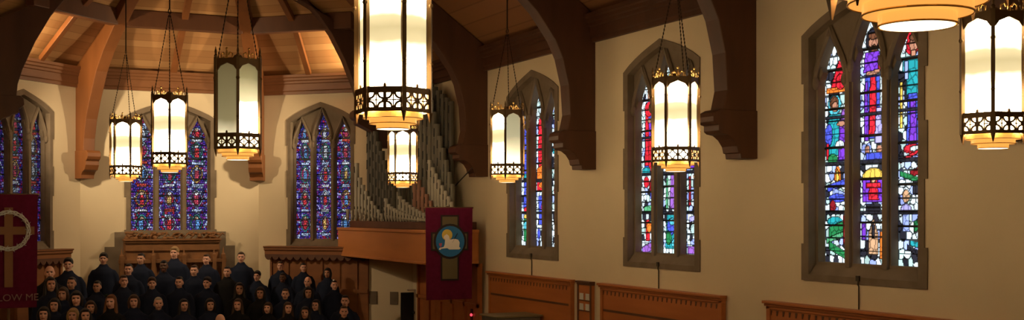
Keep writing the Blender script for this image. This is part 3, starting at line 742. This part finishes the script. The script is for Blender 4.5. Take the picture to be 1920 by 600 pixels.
b = B(); b.box((.02,-.06,-.2), (.44,-.002,.66)); b.build('board', M_panel, hb)
b = B(); b.box((0,-.10,.66), (.46,-.002,.69)); b.box((.01,-.08,.63), (.45,-.002,.66)); b.box((.01,-.075,-.2), (.05,-.06,.63)); b.box((.41,-.075,-.2), (.45,-.06,.63)); b.build('frame', M_dark, hb, bevel=.005)
M_card = mat('pale card', (.50,.47,.40), .7)
for z in (.40, .24, -.06):
    b = B(); b.box((.05,-.07,z-.02), (.41,-.06,z)); b.build('ledge', M_dark, hb)
    for x in ((.08,.20),(.27,.385)) if z > 0 else ((.12,.35),):
        b = B(); b.box((x[0],-.066,z), (x[1],-.0605,z+.10)); b.build('card', M_card, hb)
for y, lab in ((WY[0]-.02, 'nave window nearest the organ'), (WY[1]+.02, 'middle nave window'), (WY[2]+.02, 'rightmost nave window')):
    b = B(); b.tube([(XR-.022,y,E-.70),(XR-.024,y,E-.775),(XR-.012,y,E-.80),(XR-.012,y,E-1.05)], .008, 6); b.box((XR-.035,y-.025,E-.74), (XR-.016,y+.025,E-.68))
    tag(b.build('cable', M_wire), 'thin cable running down the plaster from the ' + lab, 'cable', 'cables under the nave windows')

# ------------------------------------------------------------------ banners
M_mar = noisy('maroon cloth', (.095,.008,.024), (.115,.010,.030), (14,14,14), .9, .05)
M_olive = mat('olive gold cloth', (.12,.085,.035), .8); M_blue = mat('blue cloth', (.025,.13,.28), .85); M_edge = mat('dark braid', (.025,.015,.012), .9)
M_whitec = mat('off white cloth', (.72,.62,.50), .85); M_gold = mat('gold thread', (.62,.40,.06), .6); M_brownc = mat('brown cross cloth', (.22,.10,.045), .8); M_silver = mat('grey white cloth', (.50,.47,.42), .8)
M_letter = mat('muted letter cloth', (.28,.15,.12), .9); M_pinkc = mat('rose cloth', (.45,.10,.14), .85)
def cloth(name, wt, wb, h, parent):
    b = B(); nx, nz = 14, 20; vs = []; fs = []
    for s in (0, 1):
        for j in range(nz+1):
            t = j/nz
            for i in range(nx+1):
                u = i/nx-.5; wd = wt+(wb-wt)*t
                vs.append((u*wd, .010*math.sin(u*16+1)*t + s*.008, -h*t))
    n = (nx+1)*(nz+1)
    for j in range(nz):
        for i in range(nx):
            a = j*(nx+1)+i; q = (a, a+nx+1, a+nx+2, a+1); fs.append(q); fs.append(tuple(k+n for k in q[::-1]))
    b.add(vs, fs); return b.build(name, M_mar, parent, smooth=True)
def disc(cx, cz, r, n=28, sx=1): return [(cx+r*sx*math.cos(2*math.pi*i/n), cz+r*math.sin(2*math.pi*i/n)) for i in range(n)]
def flat(name, polys, y, M, parent, holes=()):
    b = B()
    for p in polys: b.plate(p, holes, y-.006, y)
    return b.build(name, M, parent)
tl, tr = at_Y(798, 388, 19.36), at_Y(886, 391, 19.36); wB = (tr-tl).length
bn = tag(empty('banner', ((tl+tr)/2)), 'maroon banner with a white lamb on a blue disc, hanging at the organ balcony', 'banner', 'maroon church banners')
cloth('cloth', wB, wB*.97, 1.64, bn)
b = B(); b.tube([(-wB/2-.02,.02,.0),(wB/2+.02,.02,.0)], .016, 8); b.build('crossbar', M_bronze, bn, smooth=True)
b = B(); b.box((-.03,.035,-.95), (.03,.075,.03)); b.build('batten', M_dark, bn)
def cross(w2, z0, z1, za, arm, ah): return [(-w2,z0),(w2,z0),(w2,za-ah),(arm,za-ah),(arm,za+ah),(w2,za+ah),(w2,z1),(-w2,z1),(-w2,za+ah),(-arm,za+ah),(-arm,za-ah),(-w2,za-ah)]
zc0 = -.60
flat('cross_border', [cross(.175,-1.30,-.13,zc0,.36,.165)], -.020, M_edge, bn)
flat('cross', [cross(.145,-1.27,-.16,zc0,.33,.135)], -.026, M_olive, bn)
flat('disc_border', [disc(0,zc0,.315)], -.032, M_edge, bn)
flat('disc', [disc(0,zc0,.275)], -.038, M_blue, bn)
lamb = [(-.11,-.06),(-.10,.04),(-.13,.06),(-.12,.10),(-.07,.13),(-.03,.10),(-.01,.03),(.08,.045),(.15,.03),(.18,-.02),(.17,-.10),(.20,-.125),(.17,-.145),(-.02,-.145),(-.06,-.12),(-.18,-.13),(-.19,-.15),(-.22,-.145),(-.21,-.115),(-.13,-.10)]
flat('lamb', [[(x, z+zc0) for x, z in lamb]], -.046, M_whitec, bn)
flat('halo', [disc(-.06,zc0+.115,.10)], -.042, M_gold, bn)
flat('chalice', [[(-.21,zc0-.08),(-.17,zc0-.08),(-.16,zc0-.03),(-.22,zc0-.03)],[(-.2,zc0-.14),(-.17,zc0-.14),(-.18,zc0-.08),(-.19,zc0-.08)]], -.045, M_pinkc, bn)
b = B(); b.tube([(.04,-.046,zc0-.02),(.14,-.046,zc0+.14)], .007, 6); b.build('staff', M_edge, bn)
YB = 17.6
tl, tr = at_Y(-40, 362, YB), at_Y(71, 367, YB); wB = (tr-tl).length
b2 = tag(empty('banner', ((tl+tr)/2)), 'maroon banner with a brown cross and white crown of thorns at the far left', 'banner', 'maroon church banners')
cloth('cloth', wB, wB*.96, 1.57, b2)
b = B(); b.tube([(-wB/2-.02,.02,.0),(wB/2+.02,.02,.0)], .016, 8); b.build('crossbar', M_bronze, b2, smooth=True)
b = B(); zb = -((tl.z+tr.z)/2); b.tube([(0,.045,zb+.02),(0,.045,.04)], .018, 8); b.build('pole', M_bronze, b2)
b = B(); b.lathe([(.22,zb),(.22,zb+.03),(.05,zb+.06)], 20, M=Matrix.Translation((0,.045,0))); b.build('foot', M_bronze, b2)
flat('cross', [cross(.055,-1.28,-.18,-.50,.33,.055)], -.022, M_brownc, b2)
b = B()
for k in range(4):
    ring = []
    for t in range(49):
        a = 2*math.pi*t/48; R_ = .255+.022*math.sin(5*a+k*1.7)
        ring.append((R_*math.cos(a), -.034+.004*math.cos(5*a+k*1.7), -.50+R_*math.sin(a)))
    b.tube(ring, .0085, 5)
for t in range(22):
    a = 2*math.pi*t/22; R_ = .255; s = .05*(1 if t % 2 else -1)
    b.tube([(R_*math.cos(a),-.034,-.5+R_*math.sin(a)),((R_+s)*math.cos(a+.12),-.036,-.5+(R_+s)*math.sin(a+.12))], [.008,.002], 5)
b.build('crown_of_thorns', M_silver, b2)
cu = bpy.data.curves.new('lettering', 'FONT'); cu.body = 'FOLLOW ME'; cu.size = .135; cu.align_x = 'CENTER'; cu.extrude = .003
t = bpy.data.objects.new('lettering', cu); COL.objects.link(t)
dg = bpy.context.evaluated_depsgraph_get(); me = bpy.data.meshes.new_from_object(t.evaluated_get(dg)); bpy.data.objects.remove(t)
t = bpy.data.objects.new('lettering', me); COL.objects.link(t); me.materials.append(M_letter)
t.parent = b2; t.location = (0,-.022,-1.47); t.rotation_euler = (math.pi/2, 0, 0); t['label'] = 'muted FOLLOW ME lettering'

# ------------------------------------------------------------------ choir
RZ = [(24.95, 485), (24.15, 507), (23.35, 529), (22.55, 550), (21.75, 573), (20.95, 592)]   # row depth, typical head y
def row_floor(k):
    Y, py = RZ[k]; p = at_Y(330, py, Y); return p.z-1.60
RN = ('back row', 'second row from back', 'third row from back', 'fourth row from back', 'row behind front row', 'front row')
for k in range(6):
    Y0 = RZ[k][0]-.42; Y1 = RZ[k][0]+.38
    lx = max(1.0, Y1-23.48+.55); rx = min(7.95, 32.4-Y1-.55)
    b = B(); b.box((lx-4.4, Y0-RZ[k][0], 0), (rx-4.4, Y1-RZ[k][0]-.001, row_floor(k)-.03)); b.box((lx-4.4, Y0-RZ[k][0]-.02, row_floor(k)-.03), (rx-4.4, Y1-RZ[k][0]-.021, row_floor(k)))
    o = b.build('choir_riser', M_dark); o.location = (4.4, RZ[k][0], 0)
    tag(o, 'dark wooden choir riser step under the ' + RN[k], 'riser', 'choir risers')

def remesh(b, vox, name):
    me = b.mesh(name, []); o = bpy.data.objects.new(name, me); COL.objects.link(o)
    m = o.modifiers.new('r', 'REMESH'); m.mode = 'VOXEL'; m.voxel_size = vox; m.use_smooth_shade = True
    s = o.modifiers.new('s', 'SMOOTH'); s.factor = .5; s.iterations = 3
    dg = bpy.context.evaluated_depsgraph_get(); me2 = bpy.data.meshes.new_from_object(o.evaluated_get(dg))
    bpy.data.objects.remove(o); me2.name = name
    me2.polygons.foreach_set('use_smooth', [True]*len(me2.polygons)); return me2
M_eye = mat('eye', (.03,.02,.015), .3); M_lip = mat('lips', (.30,.10,.08), .5)
def body_mesh(female):
    """standing figure facing -y, 1.72 m: one closed surface"""
    k = .92 if female else 1.0
    b = B()
    b.tube([(0,0,.86),(0,.0,1.0),(0,.0,1.15),(0,.01,1.30),(0,.015,1.40)], [.13*k,.125*k,.125*k,.13*k,.08], 14)
    for s in (-1, 1):
        b.tube([(s*.09,0,.90),(s*.095,-.01,.50),(s*.095,.01,.30),(s*.095,.015,.08)], [.085,.058,.052,.036], 10)
        b.tube([(s*.095,.03,.035),(s*.10,-.06,.035),(s*.105,-.15,.025)], [.035,.04,.025], 8)
        b.tube([(s*.05,.01,1.35),(s*.155*k,.01,1.32),(s*.20*k,.02,1.25),(s*.235*k,.02,1.07),(s*.225*k,-.06,.88),(s*.215*k,-.09,.80)], [.05,.05,.045,.036,.028,.026], 10)
        hp = Vector((s*.21*k,-.10,.75)); b.ball(tuple(hp), (.018,.036,.045), 8, 6)
        for f, (dy, ln) in enumerate(((-.026,.062),(-.009,.074),(.009,.070),(.026,.055))):
            q = hp+Vector((0,dy,-.035)); b.tube([q, q+Vector((-s*.006,-.004,-ln*.5)), q+Vector((-s*.022,-.008,-ln))], [.010,.009,.007], 6)
        q = hp+Vector((-s*.01,-.03,.01)); b.tube([q, q+Vector((-s*.015,-.022,-.02)), q+Vector((-s*.022,-.026,-.05))], [.011,.010,.008], 6)
    b.tube([(0,.015,1.38),(0,.008,1.46),(0,.0,1.54)], [.062,.052*k,.055*k], 12)
    b.ball((0,.012,1.635), (.077,.093,.098), 18, 14)           # skull
    b.ball((0,-.022,1.575), (.061,.067,.068), 14, 10)           # jaw
    b.ball((0,-.062,1.530), (.026,.026,.022), 8, 6)             # chin
    b.tube([(0,-.078,1.632),(0,-.098,1.598),(0,-.094,1.585)], [.011,.017,.012], 8)   # nose
    b.ball((0,-.082,1.655), (.05,.014,.012), 8, 6)              # brow
    for s in (-1, 1):
        b.ball((s*.078,.015,1.605), (.013,.022,.034), 8, 6); b.ball((s*.042,-.066,1.592), (.022,.018,.02), 8, 6)
    b.ball((0,-.084,1.556), (.026,.012,.010), 8, 6)
    me = remesh(b, .0105, 'person')
    return me
def face_mats(me, skin):
    me = me.copy(); me.materials.clear()
    for m in (skin, M_eye, M_lip): me.materials.append(m)
    idx = []
    for p in me.polygons:
        c = p.center; i = 0
        if c.y < -.055 and abs(abs(c.x)-.031) < .015 and abs(c.z-1.632) < .008: i = 1
        elif c.y < -.07 and abs(c.x) < .025 and abs(c.z-1.556) < .009: i = 2
        idx.append(i)
    me.polygons.foreach_set('material_index', idx); return me
def robe_mesh(female):
    k = .90 if female else 1.0; b = B()
    prof = [(.28,.06),(.265,.45),(.25,.85),(.24,1.1),(.235*k,1.25),(.215*k,1.335),(.165,1.415),(.10,1.47),(.076,1.52)]
    vs = []; fs = []; n = 40
    for r, z in prof:
        for i in range(n):
            a = 2*math.pi*i/n; rr = r*(1+.045*math.sin(a*11)*max(0,(1.25-z)))
            vs.append((rr*math.cos(a), rr*(.80 if z > 1.3 else .74)*math.sin(a)+.012, z))
    for j in range(len(prof)-1):
        for i in range(n):
            q = (i+1) % n; fs.append((j*n+i, j*n+q, (j+1)*n+q, (j+1)*n+i))
    fs.append(tuple(range(n))[::-1]); fs.append(tuple((len(prof)-1)*n+i for i in range(n)))
    b.add(vs, fs)
    for s in (-1, 1):
        b.tube([(s*.10,.01,1.35),(s*.19*k,.01,1.335),(s*.235*k,.015,1.26),(s*.265*k,.015,1.06),(s*.25*k,-.05,.92),(s*.235*k,-.08,.85)], [.07,.078,.075,.075,.085,.10], 12)
    return remesh(b, .018, 'robe')
def hair_mesh(style):
    b = B()
    if style == 'short':
        b.ball((0,.030,1.655), (.081,.090,.092), 16, 12); b.ball((0,-.045,1.712), (.055,.035,.022), 10, 8); b.ball((0,.06,1.60), (.066,.05,.06), 12, 8)
    elif style == 'full':
        b.ball((0,.028,1.665), (.090,.098,.096), 16, 12); b.ball((0,-.050,1.715), (.065,.042,.028), 10, 8); b.ball((0,.06,1.60), (.075,.05,.06), 12, 8)
    elif style == 'long':
        b.ball((0,.028,1.655), (.086,.094,.094), 16, 12); b.ball((0,-.046,1.712), (.058,.035,.022), 10, 8)
        b.tube([(0,.07,1.68),(0,.085,1.55),(0,.10,1.38),(0,.115,1.22)], [.07,.08,.085,.05], 12)
        for s in (-1, 1): b.tube([(s*.066,.005,1.68),(s*.083,.0,1.58),(s*.092,-.015,1.46),(s*.10,-.055,1.34),(s*.10,-.085,1.25)], [.026,.030,.034,.035,.018], 10)
    elif style == 'bob':
        b.ball((0,.028,1.655), (.088,.096,.094), 16, 12); b.ball((0,-.052,1.705), (.062,.035,.026), 10, 8)
        b.ball((0,.065,1.57), (.085,.06,.075), 12, 8)
        for s in (-1, 1): b.tube([(s*.068,.0,1.68),(s*.086,.0,1.60),(s*.082,-.005,1.50)], [.026,.032,.022], 10)
    elif style == 'tied':
        b.ball((0,.030,1.652), (.080,.090,.090), 16, 12); b.ball((0,.13,1.67), (.04,.04,.045), 10, 8); b.ball((0,-.04,1.712), (.055,.032,.02), 10, 8)
    elif style == 'fringe':
        b.ball((0,.045,1.60), (.080,.062,.055), 14, 10)
    return remesh(b, .011, 'hair')
SK = dict(f=mat('fair skin', (.66,.35,.25), .55), t=mat('tan skin', (.50,.25,.16), .55), d=mat('dark skin', (.11,.05,.03), .5))
HC = dict(k=mat('black hair', (.012,.009,.008), .5), b=mat('brown hair', (.05,.024,.012), .5), a=mat('auburn hair', (.16,.058,.02), .5), y=mat('blond hair', (.30,.18,.075), .5), g=mat('grey hair', (.38,.34,.29), .6))
HN = dict(k='black', b='brown', a='auburn', y='blond', g='grey')
SN = dict(short='short', full='thick', long='long', bob='chin-length', tied='tied', fringe='thin')
M_robe = [noisy('navy robe', (.011,.014,.030), (.017,.021,.040), (5,5,5), .85, .1), noisy('black robe', (.010,.009,.010), (.014,.013,.014), (5,5,5), .85, .1)]
bodies = {f: body_mesh(f) for f in (False, True)}
BM = {(f, s): face_mats(bodies[f], SK[s]) for f in (False, True) for s in SK}
RM = {}
for f in (False, True):
    r0 = robe_mesh(f)
    for i in (0, 1):
        m = r0.copy(); m.materials.clear(); m.materials.append(M_robe[i]); RM[f, i] = m
H0 = {s: hair_mesh(s) for s in SN}; HM = {}
def hair(s, c):
    if (s, c) not in HM:
        m = H0[s].copy(); m.materials.clear(); m.materials.append(HC[c]); HM[s, c] = m
    return HM[s, c]
# row, px, py of the face, sex, hair style + colour, skin
P = [
 (0,194,487,'m','full','k','t'),(0,264,487,'m','short','k','t'),(0,327,476,'m','full','y','f'),(0,387,488,'m','short','b','f'),(0,452,484,'m','short','b','f'),(0,526,500,'m','short','b','f'),(0,569,503,'m','short','k','f'),
 (1,128,498,'m','full','k','f'),(1,241,507,'m','short','k','f'),(1,307,501,'m','short','k','d'),(1,364,509,'m','short','b','f'),(1,426,511,'m','short','k','f'),(1,482,519,'m','full','k','f'),(1,530,522,'m','short','k','d'),(1,614,513,'f','bob','k','t'),
 (2,93,513,'m','fringe','y','f'),(2,134,533,'f','tied','k','t'),(2,182,539,'m','short','k','t'),(2,232,529,'m','short','b','f'),(2,285,533,'m','full','b','f'),(2,336,531,'m','short','k','f'),(2,388,532,'m','full','k','f'),(2,577,530,'m','fringe','b','f'),(2,627,536,'f','tied','k','f'),
 (3,95,535,'f','long','k','t'),(3,449,543,'f','long','k','t'),(3,488,551,'f','bob','k','t'),(3,535,553,'f','tied','b','f'),(3,578,550,'f','bob','k','t'),(3,118,553,'f','bob','b','t'),
 (4,143,562,'f','bob','k','f'),(4,170,578,'f','bob','b','f'),(4,208,568,'f','long','a','f'),(4,251,567,'f','bob','b','f'),(4,297,571,'f','tied','g','f'),(4,345,574,'f','long','k','f'),(4,394,573,'f','bob','k','f'),(4,446,573,'f','long','b','f'),(4,502,579,'f','bob','b','f'),(4,540,579,'f','long','b','f'),(4,592,574,'f','long','k','f'),(4,647,566,'m','short','k','f'),(4,102,574,'f','bob','k','f'),
 (5,82,591,'f','bob','k','f'),(5,137,593,'f','bob','y','f'),(5,160,594,'f','long','k','f'),(5,572,588,'f','long','k','t'),(5,645,586,'m','short','b','f'),(5,413,604,'m','bald','','f')]
ROWN = ['back row', 'second row from back', 'third row from back', 'fourth row from back', 'row behind front row', 'front row']
ORD = ['first','second','third','fourth','fifth','sixth','seventh','eighth','ninth','tenth','eleventh','twelfth','thirteenth','fourteenth']
rnd = random.Random(9)
for row in range(6):
    flip = False; lastx = -999
    for i, (rw, px, py, sex, hs, hc, sk) in enumerate(sorted([q for q in P if q[0] == row], key=lambda q: q[1])):
        f = sex == 'f'; Y = RZ[row][0]+rnd.uniform(-.03,.03)
        near = i > 0 and px-lastx < 46
        flip = (not flip) if near else False
        lastx = px; Y += -.27 if flip else (.14 if row else .05)
        if hs == 'bald': Y = 18.6
        p = at_Y(px, py, Y)
        o = bpy.data.objects.new('person', BM[f, sk]); COL.objects.link(o)
        base = row_floor(row) if hs != 'bald' else .0
        s = (p.z-base)/1.605
        if hs == 'bald': s = 1.0; base = p.z-1.605
        s = max(.84, min(1.17, s)); 
        o.location = (p.x, p.y, p.z-1.605*s); o.scale = (s*.97, s*.97, s)
        o.rotation_euler = (0, 0, math.atan2(-p.y, -p.x)+math.pi/2 + rnd.uniform(-.35,.25) if hs != 'bald' else math.pi-.2)
        r = bpy.data.objects.new('robe', RM[f, 0 if rnd.random() < .75 else 1]); COL.objects.link(r); r.parent = o
        if hs != 'bald':
            h = bpy.data.objects.new('hair', hair(hs, hc)); COL.objects.link(h); h.parent = o
            lab = 'dark robed singer, %s %s hair, %s from left in %s' % (SN[hs], HN[hc], ORD[i], ROWN[row])
        else:
            lab = 'bald person seen from behind at the bottom edge, facing the choir'
        tag(o, lab, 'person', 'choir in dark robes' if hs != 'bald' else None)
        if hs == 'bald':
            st_ = B(); st_.box((-.4,-.4,0), (.4,.4,o.location.z)); so = st_.build('conductor_platform', M_dark); so.location = (p.x, p.y, 0); tag(so, 'dark box platform under the bald conductor', 'platform')
        if (px, py) == (627,536):
            bb = B(); bb.ball((-.03,-.04,1.74), .022, 8, 6); c = bb.build('hair_clip', mat('white clip', (.85,.85,.82), .3), o)

# ------------------------------------------------------------------ small things
pp = at_Y(152, 575, 24.6); fern = tag(empty('potted_palm', (pp.x, pp.y, row_floor(0))), 'dark green potted palm behind the left end of the choir', 'plant')
M_leaf = noisy('palm leaf', (.012,.03,.012), (.03,.06,.02), (9,9,9), .6)
b = B(); b.lathe([(.12,0),(.17,.28),(.18,.30),(.15,.30),(.14,.26)], 18); b.build('pot', M_dark, fern)
for k in range(13):
    a = k*2.4; ln = rnd.uniform(.55,.95); b = B()
    tip = [Vector((math.cos(a)*ln*.55*t, math.sin(a)*ln*.40*t, .28+ln*(1.35*t-.62*t*t))) for t in (0,.25,.5,.75,1)]
    b.tube(tip, [.008,.007,.006,.004,.002], 5)
    for j in range(16):
        t = .2+.8*j/16; i0 = min(3, int(t*4)); c = tip[i0].lerp(tip[i0+1], t*4-i0)
        for s in (-1, 1):
            dr_ = Vector((-math.sin(a)*s*.16+math.cos(a)*.08, math.cos(a)*s*.16+math.sin(a)*.08, -.05))*(1.1-t*.6)
            n_ = Vector((0,0,.012)); b.add([c-n_, c+dr_*.5-n_*1.4, c+dr_, c+dr_*.5+n_*1.4], [(0,1,2,3)])
    b.build('frond', M_leaf, fern)
p = at_X(888, 588, 8.93)
rl_ = tag(empty('wall_lamp', p), 'small dark wall lamp with a red light right of the organ balcony', 'lamp')
b = B(); b.box((-.05,-.04,-.12), (.03,.04,.09)); b.build('housing', mat('dark red housing', (.06,.008,.01), .5), rl_, bevel=.006)
b = B(); b.ball((-.055,-.02,-.02), .028, 10, 8); b.build('bulb', mat('red bulb', (.5,.02,.03), .3, 0, (1,.05,.08), 2.0), rl_)
q = at_Y(958, 589, 17.6)
cb = tag(empty('equipment_cabinet', (q.x, q.y, 0)), 'low dark equipment cabinet before the wall panel nearest the organ', 'cabinet')
M_grey = noisy('dark grey laminate', (.13,.11,.085), (.16,.135,.105), (4,4,4), .5)
b = B(); b.box((-.40,-.3,.1), (.40,.3,q.z-.03)); b.build('body', M_grey, cb, bevel=.01)
b = B(); b.box((-.43,-.33,q.z-.03), (.43,.33,q.z)); b.build('top', mat('olive top', (.20,.15,.075), .5), cb, bevel=.008)
b = B(); b.box((-.42,-.32,0), (.42,.32,.1)); b.build('plinth', M_black, cb)
for x in (-.2,.2):
    b = B(); b.box((x-.18,-.318,.14), (x+.18,-.30,q.z-.06)); d = b.build('door', M_grey, cb); b = B(); b.box((x-.06,-.335,q.z-.25), (x+.06,-.318,q.z-.23)); h = b.build('handle', M_bronze, d)
